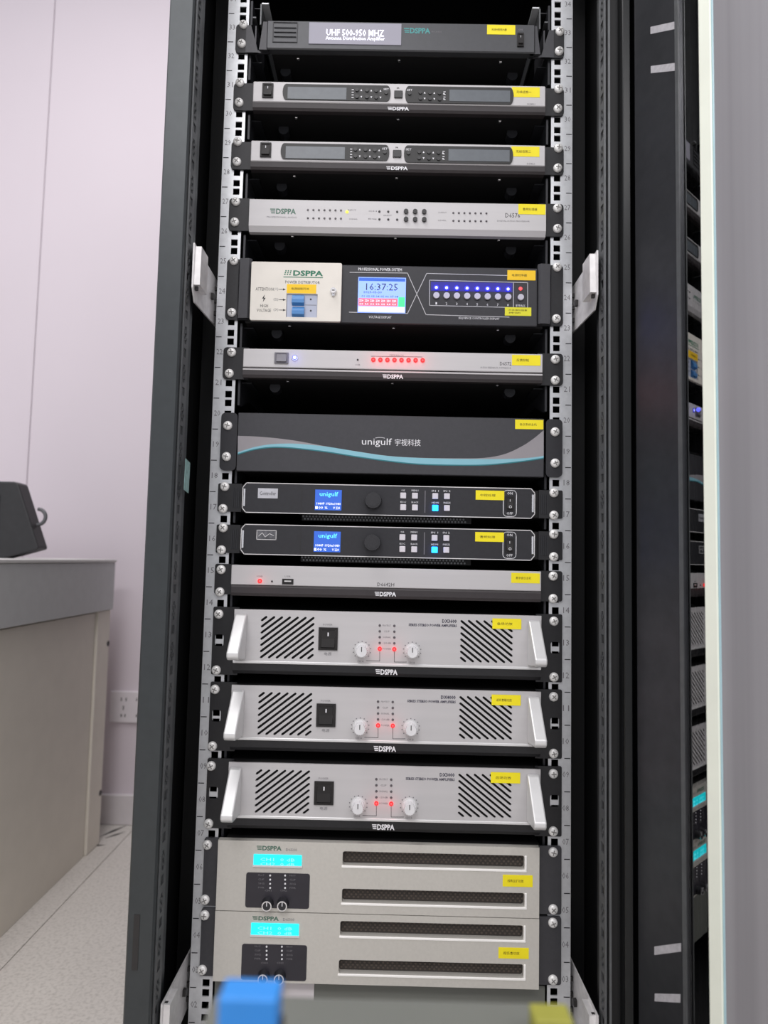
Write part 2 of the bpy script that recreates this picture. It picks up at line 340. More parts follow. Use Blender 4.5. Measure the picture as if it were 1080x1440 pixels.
# ---------------------------------------------------------------- parts shared by the equipment
EY, PF = -3.0, -12.0     # ear face, panel face
_s = MB()
N = 20
prof = [(6.4, 0), (6.4, -1.2), (5.6, -3.0), (3.4, -4.0), (0.01, -4.2)]
_s.add([(r*math.cos(2*math.pi*i/N), y, r*math.sin(2*math.pi*i/N)) for r, y in prof for i in range(N)],
       [(k*N+i, k*N+(i+1) % N, (k+1)*N+(i+1) % N, (k+1)*N+i) for k in range(len(prof)-1) for i in range(N)], 'screw_steel', True)
_s.box(-3.4, 3.4, -4.5, -3.2, -.6, .6, 'slot_grey').box(-.6, .6, -4.52, -3.2, -3.4, 3.4, 'slot_grey')
SCREW = None
def screws(root, pts):
    global SCREW
    for i, (x, z) in enumerate(pts):
        if SCREW is None:
            o = _s.build('mounting_screw', None); SCREW = o.data; o.data.name = 'mounting_screw'
        else:
            o = bpy.data.objects.new('mounting_screw', SCREW); C.objects.link(o)
        o.parent = root; o.location = (Vector((x, EY, z))-LOC[root])*.001
        o.rotation_euler = (0, random.uniform(0, 1.5), 0)
def ears(root, z0, z1, inner=206, m='ear_black', notch=None, r=5, outer=241.3, back=0):
    for sgn in (-1, 1):
        pl = rrect(outer-30, outer, z0, z1, r, 3)
        pl = [(inner, z0), ] + [p for p in pl if p[0] > outer-12] + [(inner, z1)]
        # order the outline: lower inner, lower outer arc, upper outer arc, upper inner
        arc = sorted([p for p in pl[1:-1]], key=lambda p: p[1])
        pl = [(sgn*x, z) for x, z in [(inner, z0)]+arc+[(inner, z1)]]
        holes = []
        if notch:
            for q in notch: holes.append([(sgn*x, z) for x, z in rrect(225.5, 238, q-8, q+8, 3, 3)])
        MB().plate(pl, holes, EY, 0, m).build('mounting_ear', root)
def chassis(root, z0, z1, w=213, feet=True, depth=360, front=-6):
    b = MB().box(-w, w, 0 if front > -1 else 0, depth, z0, z1, 'chassis_black', 1)
    c = b.build('chassis', root)
    if feet:
        for x in (-172, 172):
            MB().cyl(x, z0-4, 8, 30, 46, 'steel_dark', 12).build('rubber_foot', root)
        for x in (-150, 0, 150): MB().box(x-2, x+2, 6, 11, z0-1.8, z0, 'chrome', .6).build('case_screw', root)
def support(z, x=217):
    for sgn in (-1, 1):
        m = MB().prism([(3, z+2), (300, z+2), (300, z-14), (70, z-16), (12, z-36), (3, z-36)], sgn*(x+3), sgn*x, 'steel_dark', 'x')
        m.box(sgn*(x-14), sgn*(x+3), 14, 300, z-1.5, z-.2, 'steel_dark')
        m.build('support_rail', cab)
def sticker(root, px0, py0, px1, py1, body, y=PF, m='yellow', dz=0, body2=None, tw=.62):
    x0, z1 = at(px0, py0, y); x1, z0 = at(px1, py1, y); z0 += dz; z1 += dz
    o = MB().box(x0, x1, y-.35, y, z0, z1, m).build('name_sticker', root, 'yellow paper sticker')
    t = MB(); h = (z1-z0)
    if body2:
        t.text(body, x0+(x1-x0)*.14, z0+h*.66, (x1-x0)*.7, h*.2, y-.5, 'ink_olive', 'l', .005)
        t.text(body2, x0+(x1-x0)*.14, z0+h*.34, (x1-x0)*.45, h*.2, y-.5, 'ink_olive', 'l', .005)
    else:
        t.text(body, x0+(x1-x0)*.16, z0+h*.5, (x1-x0)*tw*.86, h*.27, y-.5, 'ink_olive', 'l', .005)
    t.build('sticker_text', o)
    return o
def logo(b, x0, x1, z0, z1, y, m, dots=True):
    w, h = x1-x0, z1-z0
    if dots:
        for i in range(3):
            for j in range(3):
                cx = x0+w*(.02+.065*i)+(2-j)*w*.012*-1+w*.02; cz = z0+h*(.4+.24*j); r = min(w*.02, h*.085)
                b.box(cx-r, cx+r, y-.15, y, cz-r, cz+r, m)
        b.box(x0-w*.02, x1, y-.15, y, z0, z0+h*.1, m)
        b.text('DSPPA', x0+w*.23, z0+h*.6, w*.77, h*.74, y-.15, m, 'l', .035, 2)
    else:
        for j in range(3): b.box(x0+w*.02*(2-j), x0+w*.2, y-.15, y, z0+h*(.12+.33*j), z0+h*(.3+.33*j), m)
        b.text('DSPPA', x0+w*.23, z0+h*.5, w*.77, h, y-.15, m, 'l', .035, 2)
def led(root, x, z, r, m, y=PF, h=1.2):
    MB().cyl(x, z, r*.7, y-h, y-h*.4, m, 10, r).cyl(x, z, r, y-h*.4, y, m, 10).build('indicator_light', root)
def glow(root, x, z, y, w, col, r=4):
    l = bpy.data.lights.new('indicator_glow', 'POINT'); l.energy = w; l.color = col; l.shadow_soft_size = r*.001
    o = bpy.data.objects.new('indicator_glow', l); C.objects.link(o); o.parent = root; o.location = (Vector((x, y, z))-LOC[root])*.001
def rocker(root, x0, z1, x1, z0, y, m='switch_black', mark='I', name='rocker_switch'):
    w, h = x1-x0, z1-z0
    o = MB().plate([(x0, z0), (x1, z0), (x1, z1), (x0, z1)], [[(x0+w*.14, z0+h*.1), (x1-w*.14, z0+h*.1), (x1-w*.14, z1-h*.1), (x0+w*.14, z1-h*.1)]], y-2, y, m).build(name, root)
    zm = (z0+z1)/2
    p = MB().prism([(y-1, z0+h*.1), (y-4.2, z0+h*.14), (y-2.2, zm), (y-1.2, z1-h*.1), (y, z1-h*.1), (y, z0+h*.1)], x0+w*.15, x1-w*.15, m, 'x')
    if mark: p.text(mark, (x0+x1)/2, zm+h*.2, w*.06 if mark == 'I' else w*.16, h*.16, y-2.1, 'ink_white', bold=.0)
    p.build('rocker', o)
    return o

# ---------------------------------------------------------------- U33 antenna distribution amplifier
z0, z1 = FLOOR+626, FLOOR+670
t = thing('antenna_amplifier', 'dark grey antenna distribution amplifier with lit pale display, topmost unit in the rack', 'amplifier', (0, 0, z0))
ears(t, z0, z1, 226, 'ear_black')
for sgn in (-1, 1):   # the long ear brackets: an outer flange, a slanting cheek and the inner flange
    b = MB().prism([(sgn*226, z0), (sgn*226, z1-2), (sgn*219, z1-2), (sgn*207, z0)], EY-1, EY+2, 'charcoal')
    b.prism([(EY, z0), (EY, z1-2), (60, z1-2), (60, z0)], sgn*213, sgn*211, 'charcoal', 'x')
    b.prism([(sgn*190, z0), (sgn*190, z1-1), (sgn*200, z1-1), (sgn*205, z0)], PF+2, PF+6, 'charcoal')
    b.box(sgn*190, sgn*226, EY, EY+3, z0, z0+4, 'charcoal')
    b.build('ear_bracket', t)
screws(t, [(-230.5, z0+43), (-232, z0+13.5), (235, z0+40.5), (234, z0+10)])
MB().box(-194, 197, PF, 0, z0, z1, 'panel_grey', 1.5).build('faceplate', t)
x0, zt = at(384, 31, PF); x1, zb = at(418, 60, PF)
g = MB().plate([(x0, zb), (x1, zb), (x1, zt), (x0, zt)], [[(x0+1, zb+1), (x1-1, zb+1), (x1-1, zt-1), (x0+1, zt-1)]], PF-1, PF, 'panel_dark')
for k in range(3): g.box(x0+2, x1-2, PF-1.4, PF, zb+(zt-zb)*(.28+.22*k)-.5, zb+(zt-zb)*(.28+.22*k)+.5, 'panel_dark')
g.build('ribbed_cover', t)
x0, zt = at(436, 33, PF); x1, zb = at(563, 63, PF)
d = MB().box(x0-1, x1+1, PF-1, PF, zb-1, zt+1, 'lcd_glow').build('display', t, 'backlit pale lilac display')
e = MB().text('UHF 500-950 MHZ', *at(499.5, 47, PF), 84, 10.5, PF-1.2, 'text_glow', bold=.012).text('Antenna Distribution Amplifier', *at(499.5, 55.5, PF), 86, 7, PF-1.2, 'text_glow', bold=.004)
e.build('display_text', d)
e = MB(); x0, zt = at(568, 39, PF); x1, zb = at(605, 47.5, PF); logo(e, x0, x1, zb, zt, PF, 'ink_teal', False)
e.text('PRO AUDIO', *at(614, 45, PF), 15, 2.2, PF-.15, 'ink_grey', bold=0).build('logo', t, 'teal printed logo')
sticker(t, 685, 35, 724.5, 49, '天线分配放大器', PF, 'yellow')
x0, zt = at(727, 38, PF); x1, zb = at(736.5, 66, PF)
rocker(t, x0+.5, zt-10, x1, zb, PF-.2)
MB().text('ON', (x0+x1)/2, zt-4, 6, 3, PF-.15, 'ink_grey').build('printed_lettering', t)
chassis(t, z0+1, z1-1, 188)
support(z0-1, 219)
support(z0+84, 219)
for sgn in (-1, 1):
    MB().box(sgn*196, sgn*208, 4, 420, z0+82, z0+84, 'galvanised').box(sgn*206, sgn*208, 4, 420, z0+50, z0+84, 'steel_mid').build('support_rail', cab)
    MB().box(sgn*214, sgn*222, 4, 300, z0+60, z0+62, 'steel_mid').build('support_rail', cab)
MB().box(-222, 222, 6, 8, FLOOR-770, FLOOR-679, 'bench_grey').build('blanking_plate', cab, 'dull grey plate below the lowest amplifier')
MB().box(-150, -88, 4, 6, FLOOR-770, FLOOR-679, 'base_white').build('paper_tag', cab, 'pale strip below the lowest amplifier')

# ---------------------------------------------------------------- U31 and U29: dual display wireless receivers
def receiver(dz, label, body, screwz):
    zt0, zb0 = FLOOR+576, FLOOR+534.5
    zt, zb, zs = zt0+dz, zb0+dz, FLOOR+545+dz
    t = thing('wireless_receiver', label, 'receiver', (0, 0, zb), 'dual display wireless receivers')
    ears(t, zb+3, zt+3, 205)
    screws(t, [(sx, zz) for sx, zz in ((-232.5, screwz+15), (-232.5, screwz-15.5), (233.5, screwz+13.5), (232.5, screwz-16.5))])
    P = lambda px, py, Y=PF: (lambda q: (q[0], q[1]+dz))(at(px, py, Y))
    MB().box(-211, 212.5, PF, 0, zs, zt, 'silver', 1).build('faceplate', t)
    MB().prism([(PF+1, zs), (PF+1.5, zb+3), (PF+4, zb), (0, zb), (0, zs)], -211, 212.5, 'trim_brown', 'x').build('lower_trim', t)
    e = MB(); x0, za = P(545, 149.5); x1, zc = P(575, 155); logo(e, x0, x1, zc, za, PF+1, 'ink_white', False); e.build('logo', t, 'white printed logo')
    x0, za = P(369.5, 118); x1, zc = P(384, 138); rocker(t, x0, za, x1, zc, PF, mark='I')
    for k, (bx0, by0, bx1, by1, lx0, ly0, lx1, ly1) in enumerate(((398, 118.5, 549, 143, 405, 123, 487, 141), (570, 121.5, 722, 147.5, 632, 127, 717, 144.5))):
        x0, za = P(bx0, by0); x1, zc = P(bx1, by1); w = (za-zc)
        pl = []
        for q in range(9):
            a = -math.pi/2+math.pi*q/8; pl.append((x1-5+5*math.cos(a), (za+zc)/2+w/2*math.sin(a)))
        for q in range(9):
            a = math.pi/2+math.pi*q/8; pl.append((x0+5+5*math.cos(a), (za+zc)/2+w/2*math.sin(a)))
        bz = MB().prism(pl, PF-1.2, PF, 'lcd_bezel').build('display_bezel', t)
        x0, za = P(lx0, ly0); x1, zc = P(lx1, ly1)
        MB().box(x0, x1, PF-1.6, PF-1.2, zc, za, 'lcd_grey').build('display', bz, 'grey liquid crystal display')
        pr = MB()
        pos = [(502, 127.5), (516, 128), (529, 128.5), (502, 137), (516, 137.5), (529, 138)] if k == 0 else [(591, 131), (604.5, 131.5), (618, 132), (591, 139.5), (604.5, 140), (618, 140.5)]
        pos.append((543, 131.5) if k == 0 else (576, 132.5))
        for i, (bx, by) in enumerate(pos):
            x, z = P(bx, by)
            MB().cyl(x, z, 2.7, PF-2.6, PF-1.2, 'button_black', 10).build('push_button', bz)
            if i < 6: pr.prism([(x+5, z-1.3), (x+7.6, z-1.3), (x+6.3, z+1.5)] if i < 3 else [(x+5, z+1.3), (x+7.6, z+1.3), (x+6.3, z-1.5)], PF-1.4, PF-1.2, 'ink_white')
            else: pr.text('SET', x, z+5.5, 8, 3, PF-1.4, 'ink_white')
        xa, z = P(496 if k == 0 else 625, 133 if k == 0 else 136)
        for j in range(4): pr.box(xa-1.5, xa+1.5, PF-1.4, PF-1.2, z-6+j*4, z-5+j*4, 'ink_white')
        pr.build('button_marks', bz, 'small white printed marks')
    x0, za = P(554.5, 128); x1, zc = P(566, 138.5); MB().box(x0, x1, PF-2, PF, zc, za, 'button_black', .6).build('push_button', t, 'square black centre button')
    e = MB()
    for px in (558, 562): e.text('IR', *P(560, 124), 4, 2, PF-.15, 'ink_grey')
    e.text('D5821', *P(747, 146.5), 11, 2.6, PF-.15, 'ink_grey').text('POWER', *P(377, 115.5), 10, 2, PF-.15, 'ink_grey')
    e.build('printed_lettering', t)
    sticker(t, 720, 122.5, 759, 137, body, PF, 'yellow', dz)
    chassis(t, zb+1, zt-1)
    support(zb-1)
receiver(0, 'silver wireless receiver with two grey displays, directly below the dark grey antenna amplifier', '无线话筒一', FLOOR+564.4)
receiver(-89.5, 'silver wireless receiver with two grey displays, directly above the silver processor with tiny light rows', '无线话筒二', FLOOR+474.4)

# ---------------------------------------------------------------- U27 audio processor
zt, zb, zs = FLOOR+398.5, FLOOR+352, FLOOR+359.5
t = thing('audio_processor', 'plain silver signal processor with rows of tiny lights and six round black buttons', 'processor', (0, 0, zb))
ears(t, zb+4, zt+6, 205)
screws(t, [(-231.8, FLOOR+399), (-232.3, FLOOR+368.5), (232.4, FLOOR+398), (232.4, FLOOR+367.5)])
MB().prism([(PF, zt), (PF, zs), (PF+4, zb), (0, zb), (0, zt)], -210, 214, 'silver', 'x').build('faceplate', t)
e = MB(); x0, za = at(380, 293, PF); x1, zc = at(416, 301.5, PF); logo(e, x0, x1, zc, za, PF, 'ink_sage', False); e.build('logo', t, 'grey green printed logo')
for i in range(7):
    for j in range(2):
        led(t, *at(433+7.75*i, 295.3+11.5*j+.1*i, PF), 1.5, 'led_off'); led(t, *at(637.5+7.75*i, 299.5+11*j+.1*i, PF), 1.5, 'led_off')
led(t, *at(488, 298, PF), 2.2, 'led_yellow'); 
for i in range(3):
    for j in range(2):
        led(t, *at(533.5+12.5*i, 297.5+11*j+.2*i, PF), 1.6, 'button_black')
        MB().cyl(*at(571+12.75*i, 298+11*j+.2*i, PF), 3.3, PF-3, PF, 'button_black', 14).build('push_button', t)
e = MB().text('D6576', *at(721, 303, PF), 21, 6.5, PF-.15, 'ink_black', bold=0).text('DIGITAL AUDIO PROCESSOR', *at(722, 311, PF), 46, 2.2, PF-.15, 'ink_grey', bold=0)
e.text('PROFESSIONAL AUDIO', *at(396.5, 305.5, PF), 43, 2.4, PF-.15, 'ink_grey', bold=0)
for px, py, s_ in ((495, 295.5, 'INPUT'), (497, 308, 'SIGNAL'), (524, 297, 'CH'), (524, 308, 'EQ'), (622, 299, 'OUTPUT'), (622, 310, 'LEVEL'), (545, 303, 'SELECT')): e.text(s_, *at(px, py, PF), 12, 2, PF-.15, 'ink_grey', bold=0)
e.build('printed_lettering', t)
sticker(t, 729, 287, 767, 302, '音频处理器', PF)
chassis(t, zb+3, zt-1); support(zb-1)

# ---------------------------------------------------------------- U25-24 power sequencer
zt, zb = FLOOR+305.5, FLOOR+220.5
t = thing('power_sequencer', 'black power sequencer with cream breaker panel, lit clock screen and eight blue lights', 'power sequencer', (0, 0, zb))
for sgn in (-1, 1):
    sx = sorted((sgn*241, sgn*207))
    a = MB().plate(rrect(sx[0], sx[1], zb+4, zt+8, 5, 3), [], EY, 0, 'ear_black')
    a.prism([(sgn*224, EY), (sgn*221, -9), (sgn*208, -10), (sgn*204, -7), (sgn*204, 0), (sgn*224, 0)], zb+5, zt+7, 'charcoal', 'z')
    a.build('mounting_ear', t)
screws(t, [(-231.2, FLOOR+311), (-231.4, FLOOR+235), (232.2, FLOOR+310.5), (231.2, FLOOR+235)])
MB().box(-204, 203, PF+2, 0, zb, zt, 'panel_dark', 1.2).build('faceplate', t)
x0, za = at(354.5, 369, PF); x1, zc = at(479, 453.2, PF)
wx0, wz1 = at(403.5, 414, PF); wx1, wz0 = at(446, 447.5, PF)
cp = MB().plate(rrect(x0, x1, zc, za, 2, 2), [[(wx0, wz0), (wx1, wz0), (wx1, wz1), (wx0, wz1)]], PF-3, PF+2, 'cream').build('breaker_cover', t, 'cream metal cover plate')
e = MB(); Y = PF-3
lx0, lz1 = at(400, 379.5, Y); lx1, lz0 = at(454, 391, Y); logo(e, lx0, lx1, lz0, lz1, Y, 'ink_green'); e.build('logo', cp, 'green printed logo')
e = MB().text('POWER DISTRIBUTOR', *at(425.5, 397, Y), 49, 4.2, Y-.15, 'ink_black', bold=0)
for px, py, s_, w in ((372, 406.5, 'ATTENTION', 25), (371.5, 430, 'HIGH', 11), (371, 436.5, 'VOLTAGE', 20)): e.text(s_, *at(px, py, Y), w, 4.6, Y-.15, 'ink_black', bold=0)
bx, bz = at(371, 419.5, Y)
e.prism([(bx+1.2, bz+5.5), (bx-2.6, bz-.6), (bx-.2, bz-.3), (bx-1.2, bz-5.5), (bx+2.6, bz+.8), (bx+.3, bz+.5)], Y-.15, Y, 'ink_black')
for py in (407, 421.5, 436):
    ax, az = at(396, py, Y); e.box(ax-3.5, ax+2.5, Y-.15, Y, az-.4, az+.4, 'ink_black'); e.prism([(ax+2, az+1.6), (ax+6, az), (ax+2, az-1.6)], Y-.15, Y, 'ink_black')
    e.text({407: '(1)', 421.5: '(2)', 436: '(3)'}[py], ax-8, az, 7, 4.5, Y-.15, 'ink_grey', bold=0)
e.build('printed_lettering', cp)
sticker(t, 403.5, 399.5, 444.5, 413, '电源控制开关', PF-3, 'amber', tw=.7)
br = MB().box(wx0+.4, wx1-.4, PF-1, 2, wz0+.4, wz1-.4, 'breaker_grey').build('circuit_breaker', t, 'pale grey breaker behind the window')
for pa, pb in ((416, 431), (432.5, 447)):
    ax, a1 = at(411.5, pa, PF+1); bx_, b0 = at(428, pb, PF+1)
    MB().prism([(PF-1, b0), (PF-6, b0+3), (PF-6, b0+8), (PF-2, a1), (PF-1, a1)], ax, bx_, 'breaker_blue', 'x').build('breaker_toggle', br, 'blue toggle')
e = MB()
for py in (421, 437): e.cyl(*at(437, py, PF-1), 1.3, PF-1.3, PF-1, 'ink_black', 10)
xx, zz = at(437, 429, PF-1); e.box(xx-8, xx+8, PF-1.2, PF-1, zz-.3, zz+.3, 'ink_grey'); e.build('breaker_marks', br)
kx, kz = at(469, 410, Y)
MB().cyl(kx, kz, 4, Y-5, Y, 'chrome', 16, 4.8).cyl(kx, kz-.5, 3, Y-5.3, Y-5, 'zinc', 12).box(kx-2, kx+2, Y-5.6, Y-5.2, kz-.6, kz+.6, 'recess').prism([(kx-2.6, kz), (kx+2.6, kz), (kx+1.8, kz-7), (kx-1.8, kz-7)], Y-3, Y, 'chrome').build('cover_lock', t, 'small chrome lock')
Y = PF+2
x0, za = at(505, 391, Y); x1, zc = at(569, 440, Y)
d = MB().box(x0-1, x1+1, Y-1.2, Y, zc-1, za+1, 'screen_blue').build('display', t, 'lit blue clock screen')
e = MB()
def sub(f0, f1, g0, g1, m, dy=1.35): e.box(x0+(x1-x0)*f0, x0+(x1-x0)*f1, Y-dy, Y-1.2, za+(zc-za)*g0, za+(zc-za)*g1, m)
sub(0, 1, 0, .09, 'screen_royal'); sub(0, .84, .6, .82, 'screen_red'); sub(.86, 1, .55, .84, 'screen_green'); sub(0, 1, .84, 1, 'screen_pale')
e.text('16:37:25', x0+(x1-x0)*.5, za+(zc-za)*.26, 45, 10, Y-1.45, 'screen_ink', bold=0)
e.text('2023-05-30', x0+(x1-x0)*.3, za+(zc-za)*.42, 26, 3, Y-1.45, 'screen_ink', bold=0)
e.text('01 02 03 04 05 06 07 08', x0+(x1-x0)*.46, za+(zc-za)*.54, 52, 2.6, Y-1.45, 'screen_ink', bold=0)
for k in range(7):
    e.text('220', x0+(x1-x0)*(.06+.118*k), za+(zc-za)*.67, 5.5, 3.2, Y-1.5, 'text_glow', bold=0); e.text('0.0', x0+(x1-x0)*(.06+.118*k), za+(zc-za)*.77, 5, 2.6, Y-1.5, 'text_glow', bold=0)
e.build('screen_content', d)
e = MB(); px_ = lambda *q: at(*q, Y)
e.text('PROFESSIONAL POWER SYSTEM', *px_(534.5, 379), 62, 4.2, Y-.15, 'ink_white', bold=.01)
e.text('VOLTAGE DISPLAY', *px_(534.5, 446), 32, 3.6, Y-.15, 'ink_white', bold=0); e.text('SEQUENCE CONTROLLER DISPLAY', *px_(673.5, 448), 58, 3.6, Y-.15, 'ink_white', bold=0)
for q in ([(492, 383), (573, 384), (599, 442.5), (716, 446)], [(491, 439), (573, 441), (600, 384.5), (716, 387.5)], [(604, 394), (742, 397.5), (742, 433), (604, 429.5), (604, 394)], [(722, 397), (722, 432)]):
    MB().line([px_(*v) for v in q], .8, Y, 'line_white').build('printed_line', t, 'thin white printed line')
for k in range(8): e.text(str(k+1), *px_(613.5+14.4*k, 426.6+.35*k), 2.2, 3.4, Y-.2, 'ink_white', bold=0)
e.text('BYPASS', *px_(732, 430), 13, 3.4, Y-.2, 'ink_white', bold=0)
e.build('printed_lettering', t, 'white printed lines and lettering')
x0, za = px_(606, 395.5); x1, zc = px_(720.5, 413)
MB().box(x0, x1, Y-.3, Y, zc+2, za-.6, 'blue_window').build('light_window', t, 'dark blue window behind the lights')
for k in range(8):
    x, z = px_(613.5+14.4*k, 404.8+.32*k)
    o = MB().ring(x, z, 1.9, 3.4, Y-1.4, Y-.3, 'led_blue').cyl(x, z, 1.9, Y-1.6, Y-.3, 'led_core', 12).build('indicator_light', t, 'lit blue light')
    glow(t, x, z+1, Y-9, .0012, (.04, .03, 1))
    MB().cyl(*px_(613.5+14.4*k, 416+.32*k), 4.4, Y-3, Y, 'button_grey', 18).build('push_button', t)
led(t, *px_(732, 406), 2.6, 'led_red', Y); MB().cyl(*px_(732, 418.6), 4.3, Y-3, Y, 'button_grey', 18).build('push_button', t)
sticker(t, 713.5, 380, 753, 394.5, '电源时序器', Y, 'amber'); sticker(t, 710, 432, 747, 444.5, '开关请勿随意', Y, 'lime', body2='按动')
chassis(t, zb+1, zt-1); support(zb-1)

# ---------------------------------------------------------------- U22 zone controller
zt, zb, zs = FLOOR+180.5, FLOOR+139.5, FLOOR+154
t = thing('feedback_suppressor', 'slim silver unit with a blue power light and a row of eight glowing red lights', 'audio unit', (0, 0, zb))
ears(t, zb-1, zt+4, 205)
screws(t, [(-229.5, FLOOR+177), (-231.8, FLOOR+146.5), (230.2, FLOOR+176), (230.2, FLOOR+146)])
MB().box(-211, 210.5, PF, 0, zs, zt, 'silver', .8).build('faceplate', t)
MB().prism([(PF+2.5, zs), (PF+1, zs-2), (PF+1, zb+4), (PF+3, zb), (0, zb), (0, zs)], -211, 210.5, 'trim_brown', 'x').build('lower_trim', t)
MB().box(-211, 210.5, PF+.2, PF+3, zs-4.2, zs-1.8, 'silver', .4).build('bright_ridge', t)
x0, za = at(386.5, 496, PF); x1, zc = at(405.5, 511.5, PF); rocker(t, x0, za, x1, zc, PF, 'switch_grey', mark=None)
x, z = at(414.5, 503, PF); o = MB().ring(x, z, 2.3, 4.6, PF-1.2, PF, 'chrome').cyl(x, z, 2.4, PF-1.6, PF, 'led_core', 14).build('power_light', t, 'glowing blue white power light')
MB().ring(x, z, 2.4, 3.2, PF-1.7, PF-1.2, 'led_blue').build('light_ring', o, 'blue ring')
led(t, *at(503, 506, PF), 1.3, 'button_black')
for k in range(8):
    x, z = at(525+9.9*k, 506+.12*k, PF); MB().ring(x, z, 1.5, 3.1, PF-1.2, PF, 'led_orange').cyl(x, z, 1.6, PF-1, PF, 'led_red', 10).build('indicator_light', t, 'lit red light')
    if k % 2: glow(t, x-5, z, PF-14, .0035, (1, .03, .05))
x, z = at(414.5, 503, PF); glow(t, x, z, PF-9, .002, (.1, .12, 1))
e = MB().line([at(522, 501, PF), at(594, 502, PF)], .6, PF, 'ink_black').text('FEEDBACK', *at(558, 499.5, PF), 20, 1.8, PF-.15, 'ink_grey', bold=0).text('USB', *at(503, 513, PF), 7, 2.2, PF-.15, 'ink_grey', bold=0)
e.text('D6572', *at(711, 511.5, PF), 16, 5, PF-.15, 'ink_black', bold=0).text('AUDIO FEEDBACK SUPPRESSOR', *at(697, 517.2, PF), 43, 2.4, PF-.15, 'ink_grey', bold=0).build('printed_lettering', t)
e = MB(); x0, za = at(538, 526.3, PF+1); x1, zc = at(567, 533, PF+1); logo(e, x0, x1, zc, za, PF+1, 'ink_white', False); e.build('logo', t, 'white printed logo')
sticker(t, 720, 499, 760, 514.5, '反馈抑制', PF, 'yellow', tw=.5)
chassis(t, zb+1, zt-1); support(zb-1)

# ---------------------------------------------------------------- U20-19 unit with the wave
zt, zb = FLOOR+89.6, FLOOR+6.8
t = thing('conference_host', 'wide dark grey blank front unit with pale grey and blue wave stripe', 'audio unit', (0, 0, zb))
for sgn in (-1, 1):
    sx = sorted((sgn*240, sgn*217))
    MB().plate(rrect(sx[0], sx[1], zb+1, zt, 6, 4), [], EY-3, 0, 'panel_dark').build('mounting_ear', t)
EY_ = EY; EY = -6.0
screws(t, [(-230.3, FLOOR+71), (-230.5, FLOOR+27), (229.5, FLOOR+71.5), (229.7, FLOOR+27.4)]); EY = EY_
PX0, PX1 = -216, 214
MB().box(PX0, PX1, PF+4, 0, zb, zt, 'charcoal', 1).build('faceplate', t)
Y = PF+4
def spl(pts, n=6):
    o = []
    for i in range(len(pts)-1):
        p0 = pts[max(i-1, 0)]; p1 = pts[i]; p2 = pts[i+1]; p3 = pts[min(i+2, len(pts)-1)]
        for k in range(n):
            u = k/n; o.append(tuple(.5*(2*p1[a]+(p2[a]-p0[a])*u+(2*p0[a]-5*p1[a]+4*p2[a]-p3[a])*u*u+(3*p1[a]-p0[a]-3*p2[a]+p3[a])*u**3) for a in (0, 1)))
    return o+[pts[-1]]
xs = [334.5, 355, 375, 395, 420, 460, 500, 545, 590, 640, 680, 710, 735, 752, 764.5]
top = [613, 613.6, 615, 617, 620.5, 628, 634.5, 641, 643.8, 644.6, 644, 638.5, 627, 615.5, 605]
mid = [636, 629.5, 625.5, 624, 624.2, 628.2, 634.7, 641.2, 644, 645.3, 645.5, 645.5, 644.5, 643, 641]
low = [638, 632, 628.8, 628.2, 630, 634.8, 641.2, 647.5, 652, 653.4, 653.2, 650.8, 648, 645.5, 643.5]
def band(a, b, m, nm, lb):
    A = spl([at(x, y, Y) for x, y in zip(xs, a)], 4); B = spl([at(x, y, Y) for x, y in zip(xs, b)], 4)
    n = len(A); w = MB()
    w.add([(p[0], Y-.2, p[1]) for p in A]+[(p[0], Y-.2, p[1]) for p in B], [(i, n+i, n+i+1, i+1) for i in range(n-1)], m)
    return w.build(nm, t, lb)
band(top, mid, 'wave_grey', 'wave_stripe', 'pale grey sweep'); band(mid, low, 'wave_blue', 'wave_stripe', 'light blue sweep'); band(low, [v+1.6 for v in low], 'wave_teal', 'wave_stripe', 'thin teal edge')
e = MB(); x, z = at(530, 622, Y); e.text('unigulf', x, z-.5, 42, 12.5, Y-.15, 'ink_white', bold=0, res=2).text('宇视科技', *at(573.5, 622.3, Y), 36, 9.5, Y-.15, 'ink_white', bold=.0, res=2)
e.line([(x-2+k*1.6, z+7.0-abs(k-4)**2*.06) for k in range(9)], .7, Y, 'ink_white'); e.build('logo', t, 'white printed lettering')
sticker(t, 724.5, 590, 764, 604, '会议系统主机', Y, 'yellow', tw=.7)
chassis(t, zb+1, zt-1, feet=False); support(zb+20)

